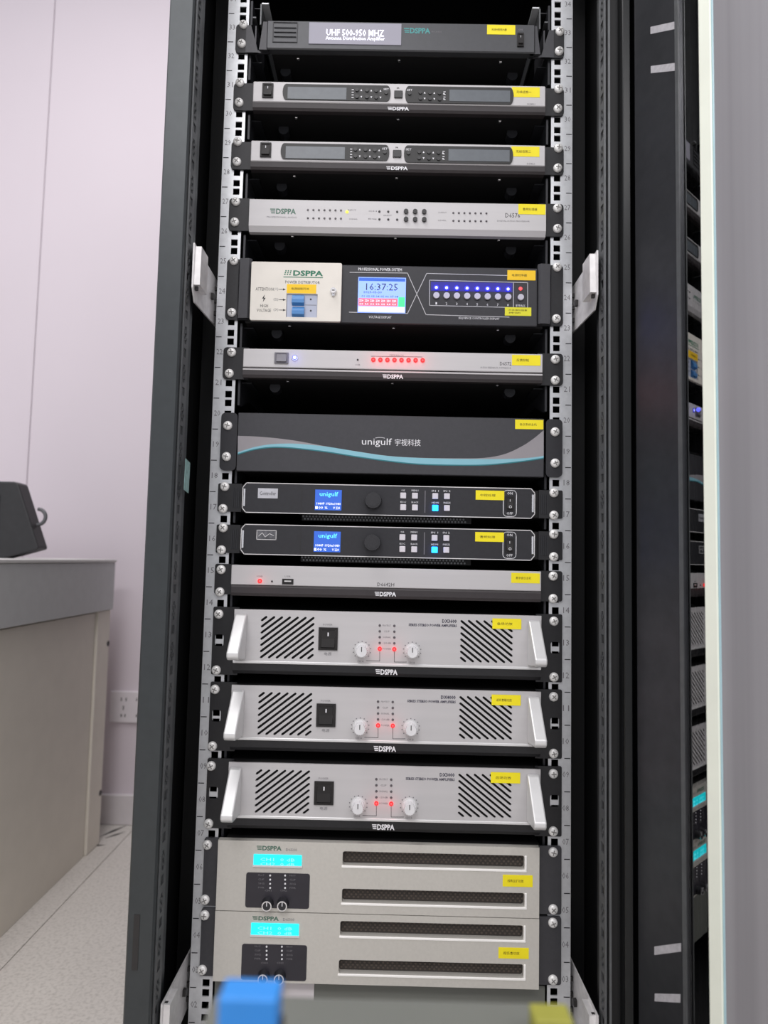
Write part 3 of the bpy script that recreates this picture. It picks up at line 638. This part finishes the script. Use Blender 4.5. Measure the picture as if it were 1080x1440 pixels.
# ---------------------------------------------------------------- U18-16 two black processors with blue screens
def processor(dz, label, body, smudged):
    zt, zb = FLOOR-10+dz, FLOOR-51+dz
    P = lambda px, py, Y=PF: (lambda q: (q[0], q[1]+dz))(at(px, py, Y))
    t = thing('sending_processor', label, 'processor', (0, 0, zb), 'black processors with blue screens')
    ears(t, zb+1, zt-.5, 208, 'black_metal', r=2)
    screws(t, [(-232, zt-5), (-233.3, zb+5), (229, zt-4), (229.1, zb+5.5)])
    rb = MB()
    for sgn in (-1, 1):
        for k in range(4): rb.box(sgn*(211+k*2.6), sgn*(212.4+k*2.6), EY-1, EY, zb+7, zt-7, 'steel_dark')
    rb.build('ribbed_grip', t)
    x0, x1 = -204.5, 200.3; Y = PF
    pl = [(x0, zb+6), (x0+5, zb), (x1-5, zb), (x1, zb+6), (x1, zt-6), (x1-5, zt), (x0+5, zt), (x0, zt-6)]
    MB().prism(pl, Y, 0, 'panel_dark').build('faceplate', t)
    e = MB().line(pl+[pl[0]], 1.1, Y, 'zinc', .5).build('bright_outline', t, 'thin bright edge line')
    for sgn, xx in ((-1, x0), (1, x1)):
        MB().box(xx-sgn*1, xx-sgn*4.2, Y-1.5, Y, zb+8, zt-8, 'chrome', .6).build('end_trim', t, 'silver end trim')
    a, b = P(363, 686.5); c, d = P(390.5, 701)
    s_ = MB().box(a, c, Y-.4, Y, d, b, 'sticker_smudged' if smudged else 'sticker_silver').build('maker_sticker', t, 'smudged dark foil sticker' if smudged else 'silver foil sticker')
    if smudged: MB().line([(a+.5, d+.5), (c-.5, d+.5), (c-.5, b-.5), (a+.5, b-.5), (a+.5, d+.5)], .8, Y-.4, 'zinc').line([(a+3, d+5), (a+8, b-4), (a+12, d+4), (a+18, b-5), (a+24, d+6)], .7, Y-.4, 'zinc').build('sticker_text', s_)
    else: MB().text('Controller', (a+c)/2, (b+d)/2, (c-a)*.82, 5.2, Y-.6, 'ink_black', bold=0).build('sticker_text', s_)
    a, b = P(443.5, 688.5); c, d = P(480, 718); w, h = c-a, b-d
    s_ = MB().box(a, c, Y-.8, Y, d, b, 'screen_royal').build('display', t, 'lit blue screen')
    e = MB().text('unigulf', a+w*.52, b-h*.24, w*.7, h*.28, Y-1, 'screen_sky', bold=.01).text('1080P 1920x1080', a+w*.52, b-h*.68, w*.9, h*.11, Y-1, 'text_glow', bold=0).text('100 %', a+w*.28, b-h*.88, w*.4, h*.12, Y-1, 'text_glow', bold=0).text('V 220', a+w*.82, b-h*.88, w*.26, h*.12, Y-1, 'text_glow', bold=0)
    e.box(a+w*.02, a+w*.1, Y-1, Y-.8, b-h*.94, b-h*.82, 'text_glow').build('screen_content', s_)
    kx, kz = P(525, 704.5)
    k = MB().cyl(kx, kz, 10.8, Y-14, Y, 'knob_black', 28, 11.8).cyl(kx, kz, 8.5, Y-14.5, Y-14, 'knob_black', 24)
    for i in range(28):
        an = 2*math.pi*i/28; k.box(kx+11.3*math.cos(an)-.5, kx+11.3*math.cos(an)+.5, Y-13, Y, kz+11.3*math.sin(an)-.5, kz+11.3*math.sin(an)+.5, 'knob_black')
    k.build('control_knob', t, 'black ridged knob')
    e = MB()
    for px, py, s_ in ((567, 697, 'OK'), (583.5, 697.3, 'MENU'), (567, 713.4, 'ESC'), (583.5, 713.8, 'BLACK'), (612, 697.8, 'IN 1'), (628.5, 698, 'IN 2'), (612, 714.4, 'HDMI'), (628.5, 714.6, 'FREEZE')):
        x, z = P(px, py); lit = (s_ == 'HDMI')
        if lit: MB().box(x-4.2, x+4.2, Y-1.8, Y, z-4.2, z+4.2, 'key_lit', .6).build('push_button', t, 'button lit bright blue'); glow(t, x, z, Y-10, .002, (.02, .1, 1))
        else: MB().box(x-4.1, x+4.1, Y-1.8, Y, z-4.1, z+4.1, 'key_pale', .6).build('push_button', t)
        e.text(s_, x, z+7.4, min(9.5, 2.6*len(s_)), 2.4, Y-.15, 'ink_white', bold=0)
    xx, z1 = P(598, 690); _, z0 = P(598, 721); MB().box(xx-.5, xx+.5, Y-.2, Y, z0, z1, 'ink_grey').build('divider_line', t)
    xx, z1 = P(425, 683); _, z0 = P(425, 722); MB().box(xx-.3, xx+.3, Y-.2, Y, z0, z1, 'recess').build('panel_seam', t)
    a, b = P(708, 689.5); c, d = P(726, 726.5)
    o = rrect(a, c, d, b, 5, 4); MB().line(o+[o[0]], .9, Y, 'ink_white').build('switch_outline', t, 'white printed outline')
    e.text('ON', (a+c)/2, b-4, 7.5, 3.6, Y-.2, 'ink_white').text('OFF', (a+c)/2, d+4.2, 8.5, 3.6, Y-.2, 'ink_white').build('printed_lettering', t)
    s_ = rocker(t, a+3.4, b-8.2, c-3.4, d+8, Y, mark='I'); 
    MB().ring((a+c)/2, d+13, 1.3, 1.9, Y-4.6, Y-3.8, 'ink_white', 12).build('off_mark', s_)
    sticker(t, 669, 689.5, 709, 703.5, body, Y, 'yellow', dz)
    chassis(t, zb+1, zt-1, feet=False)
    g = MB(); a, zz = at(427, 738, 10); c, _ = at(660, 738, 10)      # perforated lower front edge of the case
    g.box(a-2, c+2, 4, 5, zb-9, zb+1, 'chassis_black')
    n = int((c-a)/4.6)
    for i in range(n):
        for j in range(2): g.cyl(a+4.6*i+2.3*(j % 2), zb-2.8-3.6*j, 1.5, 3.4, 4, 'steel_mid', 6)
    g.build('perforated_edge', t, 'dark perforated metal edge under the front', 'stuff')
    support(zb+22)
processor(0, 'slim black processor with a blue screen, just under the dark panel with the wave', '中控处理', False)
processor(-57.8, 'slim black processor with a blue screen and smudged foil sticker, above the silver USB unit', '音频处理', True)

# ---------------------------------------------------------------- U15 recorder
zt, zb, zs = FLOOR-124, FLOOR-166, FLOOR-151
t = thing('recording_host', 'slim silver unit with a red light and USB socket, above the three handled amplifiers', 'audio unit', (0, 0, zb))
ears(t, zb+1, zt+1, 209, 'black_metal', r=3)
screws(t, [(-232.6, FLOOR-131), (-233.2, FLOOR-162), (228.4, FLOOR-130), (228.5, FLOOR-161)])
MB().box(-216.5, 210, PF, 0, zs, zt, 'silver', .8).build('faceplate', t)
MB().prism([(PF+2, zs), (PF+1, zs-3), (PF+1, zb+4), (PF+3, zb), (0, zb), (0, zs)], -216, 210, 'trim_brown', 'x').build('lower_trim', t)
x, z = at(365.5, 817, PF); MB().ring(x, z, 1.7, 3, PF-1, PF, 'led_orange').cyl(x, z, 1.7, PF-1.2, PF, 'led_red', 12).build('power_light', t, 'lit red light'); glow(t, x, z, PF-9, .0012, (1, .03, .05))
led(t, *at(382.5, 817.5, PF), 1.3, 'button_black')
x0, za = at(397, 813.8, PF); x1, zc = at(412.5, 822, PF)
o = MB().plate([(x0, zc), (x1, zc), (x1, za), (x0, za)], [[(x0+1.1, zc+1.1), (x1-1.1, zc+1.1), (x1-1.1, za-1.1), (x0+1.1, za-1.1)]], PF-1, PF, 'recess').box(x0+1, x1-1, PF-.2, PF, zc+1, za-1, 'switch_black').build('usb_socket', t)
MB().box(x0+3, x1-3, PF-.8, PF-.2, zc+3.6, za-2.4, 'zinc').build('socket_tongue', o)
e = MB().text('D6642H', *at(542.5, 822, PF), 23, 4.8, PF-.15, 'ink_black', bold=0).text('POWER', *at(365.5, 810.5, PF), 8, 2, PF-.15, 'ink_grey', bold=0).text('USB', *at(404.5, 810.5, PF), 8, 2, PF-.15, 'ink_grey', bold=0).build('printed_lettering', t)
e = MB(); x0, za = at(527, 832, PF+1); x1, zc = at(557, 839, PF+1); logo(e, x0, x1, zc, za, PF+1, 'ink_white', False); e.build('logo', t, 'white printed logo')
sticker(t, 719, 805.5, 759, 820.5, '数字会议主机', PF)
chassis(t, zb+1, zt-1, feet=False); support(zb+14)

# ---------------------------------------------------------------- three power amplifiers with handles
def power_amp(dz, label, model, body, lower=False):
    P = lambda px, py, Y=PF: (lambda q: (q[0], q[1]+dz))(at(px, py, Y))
    zt, zs, zb = FLOOR-184.5+dz, FLOOR-256+dz, FLOOR-272+dz
    t = thing('power_amplifier', label, 'amplifier', (0, 0, zb), 'silver power amplifiers with handles')
    ears(t, zb-3, zt+2, 205, 'black_metal', notch=[(zt+zb)/2], r=2)
    screws(t, [(-233.5+dz*.012, FLOOR-192.5+dz), (-234+dz*.012, FLOOR-269+dz), (229.7, FLOOR-192+dz), (230, FLOOR-268+dz)])
    X0, X1 = -210, 210.5
    holes = []
    for (pa, qa, pb, qb, mir) in ((368.5, 867.5, 439.5, 926, 1), (649, 873, 719.5, 931.5, -1)):
        xa, za = P(pa, qa); xb, zc = P(pb, qb); w, h = xb-xa, za-zc
        for k in range(13):
            c = -.78*w + (h+.78*w)*(k+.55)/13.1     # line z = c + .78 x inside the square
            x_lo = max(0, -c/.78); x_hi = min(w, (h-c)/.78)
            q = [(x_lo, c+.78*x_lo), (x_hi, c+.78*x_hi)]
            if mir < 0: q = [(w-a, b) for a, b in q]
            holes.append(capsule(xa+q[0][0], zc+q[0][1], xa+q[1][0], zc+q[1][1], 1.55, 3))
    MB().plate([(X0, zs), (X1, zs), (X1, zt), (X0, zt)], holes, PF, PF+3, 'silver').build('faceplate', t)
    MB().box(X0, X1, PF-.6, 0, zs-1.5, zs+2.2, 'handle_metal', .6).build('bright_ridge', t)
    MB().box(X0+2, X1-2, PF+5, 0, zs+2, zt-1, 'chassis_black').build('vent_backing', t, 'dark space behind the slots')
    MB().prism([(PF+1, zs-1.5), (PF+1, zb+5), (PF+5, zb), (0, zb), (0, zs-1.5)], X0, X1, 'black_metal', 'x').build('lower_trim', t)
    e = MB(); x0, za = P(528, 941); x1, zc = P(559, 949.5); logo(e, x0, x1, zc, za, PF+1, 'ink_white', False); e.build('logo', t, 'white printed logo')
    for sgn in (-1, 1):     # wedge handles: flush at the top, standing out at the foot
        xi, xo = sgn*192, sgn*208
        prof = [(PF, zt-6), (PF-6, zt-6.5), (PF-44, zs+24), (PF-49, zs+19), (PF-49, zs+13), (PF-45, zs+9), (PF-30, zs+7), (PF, zs+4)]
        b = MB().prism(prof, xi, xo, 'handle_metal', 'x')
        h = b.build('handle', t, 'pale metal wedge handle')
        h.modifiers.new('bevel', 'BEVEL').width = .0018; h.modifiers['bevel'].segments = 2
    x0, za = P(448.5, 882); x1, zc = P(474.5, 914.5); rocker(t, x0, za, x1, zc, PF)
    e = MB().text('POWER', *P(461, 878.5), 13, 2.6, PF-.15, 'ink_grey', bold=0).text('电源', *P(461, 919.5), 10, 4.4, PF-.15, 'ink_grey', bold=0)
    for j, s_ in enumerate(('PROTECT', 'CLIP', 'SIGNAL', '-20dB', 'POWER')):
        py = 879.5+8.2*j; e.text(s_, *P(544, py+.2), 11.5 if len(s_) > 4 else 8, 2.4, PF-.15, 'ink_grey', bold=0)
        for px, q in ((534, 0), (554.5, .5)):
            x, z = P(px, py+q)
            if j < 4: led(t, x, z, 1.7, 'led_off')
            else: MB().ring(x, z, 1.5, 2.8, PF-1, PF, 'led_orange').cyl(x, z, 1.5, PF-1.2, PF, 'led_red', 12).build('indicator_light', t, 'lit red light'); glow(t, x, z, PF-10, .0012, (1, .04, .06))
    e.line([P(534, 916), P(534, 929.5), P(515, 929)], .6, PF, 'ink_black').line([P(554.5, 916), P(554.5, 931), P(572, 931)], .6, PF, 'ink_black')
    e.text('CH A', *P(507, 930), 9, 2.6, PF-.15, 'ink_grey', bold=0).text('CH B', *P(579, 932), 9, 2.6, PF-.15, 'ink_grey', bold=0)
    e.text(model, *P(632, 873.5), 20, 5.2, PF-.15, 'ink_navy', bold=.035).text('SERIES STEREO POWER AMPLIFIERS', *P(608.5, 879.3), 66, 3.7, PF-.15, 'ink_navy', bold=.03)
    for px, py in ((509, 914.5), (579.5, 915.5)):
        x, z = P(px, py)
        for k in range(11):
            an = math.radians(-130+26*k); cx, cz = x+12*math.sin(an), z+12*math.cos(an); e.box(cx-.7, cx+.7, PF-.15, PF, cz-.7, cz+.7, 'ink_grey')
        k_ = MB().cyl(x, z, 10, PF-2, PF, 'handle_metal', 24, 10.4).cyl(x, z, 7, PF-16, PF-2, 'knob_white', 24, 8.8)
        for i in range(18):
            an = 2*math.pi*i/18; k_.box(x+8*math.cos(an)-.6, x+8*math.cos(an)+.6, PF-13, PF-2, z+8*math.sin(an)-.6, z+8*math.sin(an)+.6, 'knob_white')
        k_.box(x-.5, x+.5, PF-16.3, PF-16, z, z+6.5, 'ink_black').build('volume_knob', t, 'white ridged knob')
    e.build('printed_lettering', t)
    sticker(t, 692.5, 869.5, 733, 885, body, PF-.4, 'yellow', dz)
    chassis(t, zb+1, zt-1, feet=False); support(zb+12)
power_amp(0, 'silver power amplifier with wedge handles, just below the slim silver unit with USB socket', 'DX3600', '会场功放', False)
power_amp(-102.5, 'silver power amplifier with wedge handles, middle one of the three with handles', 'DX4000', '返听音箱功放')
power_amp(-205.3, 'silver power amplifier with wedge handles, just above the large amplifiers with cyan displays', 'DX3000', '后场功放')

# ---------------------------------------------------------------- two large amplifiers with cyan displays
def big_amp(top, label, body):
    Y = PF
    if top:
        zt, zb = FLOOR-492, FLOOR-582.6; dsp = (357, 1201, 424, 1220); lg = (361, 1189, 396, 1196.5); pn = (346.5, 1226.5, 434.5, 1278); vents = ((482, 1197, 737.5, 1223), (481, 1249.5, 737.5, 1275.5)); stk = (707, 1230, 749, 1247.5)
        led0, kn, md = (380, 401, 1231, 5.8), ((376.5, 1272), (398, 1272)), (410, 1195)
    else:
        zt, zb = FLOOR-583.6, FLOOR-673; dsp = (353.5, 1297.5, 420, 1318); lg = (355, 1288, 392, 1295); pn = (340.5, 1327, 430.5, 1379.5); vents = ((478.5, 1295, 736, 1322), (476.5, 1349.5, 736, 1375.5)); stk = (701, 1332, 743.5, 1348.5)
        led0, kn, md = (375, 396.5, 1331, 5.8), ((371, 1374), (393.5, 1374)), (406, 1293)
    t = thing('digital_amplifier', label, 'amplifier', (0, 0, zb), 'large amplifiers with cyan displays')
    ears(t, zb+1, zt-1, 205, 'charcoal', r=3)
    screws(t, [(-237, zt-10), (-237.5, zb+9), (230, zt-8.5), (230.3, zb+8)])
    X0, X1 = (-220.5, 209.6) if top else (-220.8, 209.7)
    holes = []
    for v in vents:
        xa, za = at(v[0], v[1], Y); xb, zc = at(v[2], v[3], Y); holes.append(rrect(xa, xb, zc, za, 3, 3))
    MB().plate([(X0, zb), (X1, zb), (X1, zt), (X0, zt)], holes, Y, Y+9, 'satin').build('faceplate', t)
    for v in vents:
        xa, za = at(v[0], v[1], Y); xb, zc = at(v[2], v[3], Y)
        g = MB().box(xa-3, xb+3, Y+9, Y+11, zc-3, za+3, 'mesh_brown')
        n = int((xb-xa)/6.2)
        for j in range(5):
            for i in range(n):
                g.cyl(xa+3+6.2*i+3.1*(j % 2), zc+3.4+(za-zc)*.19*j, 1.5, Y+8.5, Y+9, 'mesh_dot', 6)
        MB().box(xa-1, xb+3.2, Y-.8, Y+2, zc-3.4, zc-.2, 'lip_lit_white', .6).box(xb+.2, xb+3.2, Y-.8, Y+2, zc-.2, za, 'lip_lit_white', .6).build('vent_lit_edge', t, 'white strip painting the lit edge of the vent')  # light caught on the vent ledge, put in as near-white strips
        g.build('vent_grille', t, 'dark perforated grille', 'stuff')
    e = MB(); x0, za = at(lg[0], lg[1], Y); x1, zc = at(lg[2], lg[3], Y); logo(e, x0, x1, zc, za, Y, 'ink_sage', False); e.text('D6500', *at(*md, Y), 15, 3.4, Y-.15, 'ink_grey', bold=0); e.build('logo', t, 'grey green printed logo')
    x0, za = at(dsp[0], dsp[1], Y); x1, zc = at(dsp[2], dsp[3], Y)
    d = MB().box(x0, x1, Y-1, Y, zc+2.5, za, 'screen_cyan').build('display', t, 'lit cyan display')
    e = MB().text('CH1  0 dB', (x0+x1)/2, za-6, 46, 4, Y-1.2, 'cyan_ink', bold=0).text('CH2  0 dB', (x0+x1)/2, za-12, 46, 4, Y-1.2, 'cyan_ink', bold=0).build('screen_content', d)
    MB().box(x0-1, x1+1, Y-2, Y, zc, zc+2.5, 'handle_metal').build('display_ledge', t, 'white ledge below the display')
    x0, za = at(pn[0], pn[1], Y); x1, zc = at(pn[2], pn[3], Y)
    p = MB().prism(rrect(x0, x1, zc, za, 3, 3), Y-.6, Y, 'panel_label').build('control_panel', t, 'dark inset control panel')
    e = MB()
    for j in range(4):
        for px, s_, dx in ((led0[0], -1, -12), (led0[1], 1, 10)):
            x, z = at(px, led0[2]+led0[3]*j, Y-.6)
            MB().cyl(x, z, 1.2, Y-1.4, Y-.6, 'ink_white', 8).build('indicator_light', p)
            e.text(('PROT', 'CLIP', 'SIG', 'PWR')[j], x+dx, z, 8, 2.2, Y-.75, 'ink_grey', bold=0)
    for (px, py), s_ in zip(kn, ('CH1', 'CH2')):
        x, z = at(px, py, Y-.6); e.text(s_, x, z+18, 9, 2.2, Y-.75, 'ink_grey', bold=0)
        MB().cyl(x, z+2, 6.4, Y-9, Y-.6, 'knob_black', 20, 8).ring(x, z+2, 5.2, 6.6, Y-10, Y-9, 'chrome').cyl(x, z+2, 5.2, Y-9.6, Y-9, 'knob_black', 20).box(x-.5, x+.5, Y-10, Y-9, z+2, z+7, 'ink_white').build('volume_knob', p, 'black knob with a chrome rim')
    e.build('printed_lettering', p)
    sticker(t, *stk, body, Y, 'yellow')
    chassis(t, zb+1, zt-1, feet=False)
big_amp(True, 'large pale amplifier with cyan display and two long vents, upper of the bottom pair', '线阵主扩功放')
big_amp(False, 'large pale amplifier with cyan display and two long vents, lowest unit in the rack', '超低音功放')

# ---------------------------------------------------------------- desk, equipment box and socket on the left
DX = -750
t = thing('control_desk', 'grey and beige metal desk against the white wall, left of the rack', 'desk', (DX-400, 300, 0))
Zt = FLOOR-127
MB().box(DX-760, DX+2, -900, 930, Zt-8, Zt, 'desk_top', 1.5).build('desk_top', t, 'thin pale top')
MB().box(DX-760, DX, -900, 926, Zt-136, Zt-8, 'desk_grey', 2).build('upper_band', t, 'mid grey upper band')
MB().box(DX-750, DX-12, -900, 842, 0, Zt-140, 'desk_beige', 1).build('side_panel', t, 'beige panel')
MB().box(DX-750, DX-6, 845, 924, 0, Zt-137, 'desk_beige', 2).build('corner_post', t)
k = MB()
for py in (905, 1115):
    Y, Z = atX(152 if py == 905 else 141, py, DX-6); k.add([(DX-5.8, Y+9*math.cos(a), Z+8*math.sin(a)) for a in [i*math.pi/5 for i in range(10)]], [tuple(range(10))], 'recess')
k.build('screw_hole', t, 'small dark screw holes')

zb = Zt
t = thing('equipment_box', 'black plastic box with slanted face and cable loop on the grey desk', 'equipment', (-870, 560, zb))
Yb = 620
x1, z1 = at(40, 681, Yb); x2, z2 = at(67, 771, Yb); x3, z3 = at(34, 786, Yb)
pl = [(x1-330, z1-2), (x1-6, z1), (x1, z1-5), (x2, z2+2), (x2-1, z2-3), (x3, zb+6), (x3-24, zb), (x1-330, zb)]
b = MB().prism(pl, Yb-44, Yb, 'plastic_black').build('box_body', t)
b.modifiers.new('bevel', 'BEVEL').width = .004; b.modifiers['bevel'].segments = 2
MB().box(x1-300, x1-12, Yb-40, Yb-4, z1-1, z1+1.4, 'cable_grey', .6).build('top_plate', t, 'slightly paler top plate')
MB().box(x1-300, x3-40, Yb-46, Yb-44, zb+22, z1-30, 'switch_black', 2).build('front_recess', t, 'darker recessed face')
cx, cz = at(58, 727, Yb-20)
MB().tube([(cx-8+20*math.sin(a)*.9, Yb-20, cz-18*math.cos(a)) for a in [i*math.pi/10 for i in range(11)]], 4.2, 'cable_grey').build('cable_loop', t, 'grey cable loop')

xa, za = at(157, 971, WY); xb, zc = at(197, 1016, WY)
t = thing('wall_socket', 'white double power socket plate on the wall between desk and rack', 'socket', ((xa+xb)/2, WY, zc))
xb = xa+118; MB().box(xa, xb, WY-9, WY, zc, za, 'socket_white', 2.5, 2).build('socket_plate', t)
s_ = MB(); w = xb-xa
for q in (.34, .72):
    cx, cz = xa+w*q, (za+zc)/2
    for dx, dz in ((-7, 22), (7, 22)): s_.box(cx+dx-1.4, cx+dx+1.4, WY-9.3, WY-8.9, cz+dz-5, cz+dz+5, 'recess')
    s_.box(cx-1.4, cx+1.4, WY-9.3, WY-8.9, cz-8, cz+4, 'recess').box(cx-7, cx-3, WY-9.3, WY-8.9, cz-28, cz-20, 'recess').box(cx+4, cx+7, WY-9.3, WY-8.9, cz-28, cz-20, 'recess')
s_.build('socket_slots', t, 'dark pin slots')

# ---------------------------------------------------------------- neighbouring cabinet beyond the door
t = thing('neighbour_cabinet', 'black cabinet standing behind the open glass door, right of the rack', 'cabinet', (610, 380, 0))
MB().box(312, 910, -100, 880, 60, 2010, 'cabinet_black', 3).build('cabinet_body', t); MB().box(312, 910, -96, 876, 0, 60, 'cabinet_black').build('plinth', t)
MB().box(318, 904, -112, -100, 66, 2004, 'door_black', 2).build('front_door', t)
MB().box(850, 866, -130, -112, 1000, 1180, 'steel_mid', 2).build('door_handle', t)

# ---------------------------------------------------------------- close to the lens: a low bench with two small things on it
YF = -560
xa, zt = at(300, 1397, YF); xb, _ = at(800, 1404, YF); zt = at(590, 1402, YF)[1]
t = thing('step_stool', 'grey topped stool blurred at the bottom edge in front of the rack', 'stool', ((xa+xb)/2, YF-150, 0))
MB().box(xa, xb, YF-300, YF, zt-22, zt, 'bench_grey', 4, 2).build('stool_top', t)
for sx in (xa+14, xb-14):
    for sy in (YF-284, YF-16): MB().prism([(sx-9, sy-9), (sx+9, sy-9), (sx+9, sy+9), (sx-9, sy+9)], 0, zt-22, 'steel_dark', 'z').build('leg', t)
for sy in (YF-284, YF-16): MB().box(xa+20, xb-20, sy-6, sy+6, 160, 176, 'steel_dark').build('stretcher', t)
YB = -660
xa, z1 = at(318, 1374, YB); xb, _ = at(398, 1374, YB); zm = at(350, 1424, YB)[1]
t = thing('small_box', 'small blurred blue box with a black base on the grey stool', 'box', ((xa+xb)/2, YB, zt))
MB().box(xa, xb, YB-14, YB, zm, z1, 'box_blue', 1, 2).build('blue_cover', t); MB().box(xa-1, xb+1, YB-15, YB+1, zt, zm, 'box_dark', 1).build('black_base', t)
YB = -590
xa, z1 = at(744, 1410, YB); xb, _ = at(796, 1410, YB)
t = thing('memo_pad', 'blurred yellow memo pad standing on the right end of the stool', 'memo pad', ((xa+xb)/2, YB, zt))
MB().box(xa, xb, YB-14, YB, zt, z1, 'pad_yellow', .6).build('paper_block', t); MB().box(xa, xb, YB-14.4, YB-14, z1-5, z1-.6, 'pad_yellow').build('binding_edge', t)
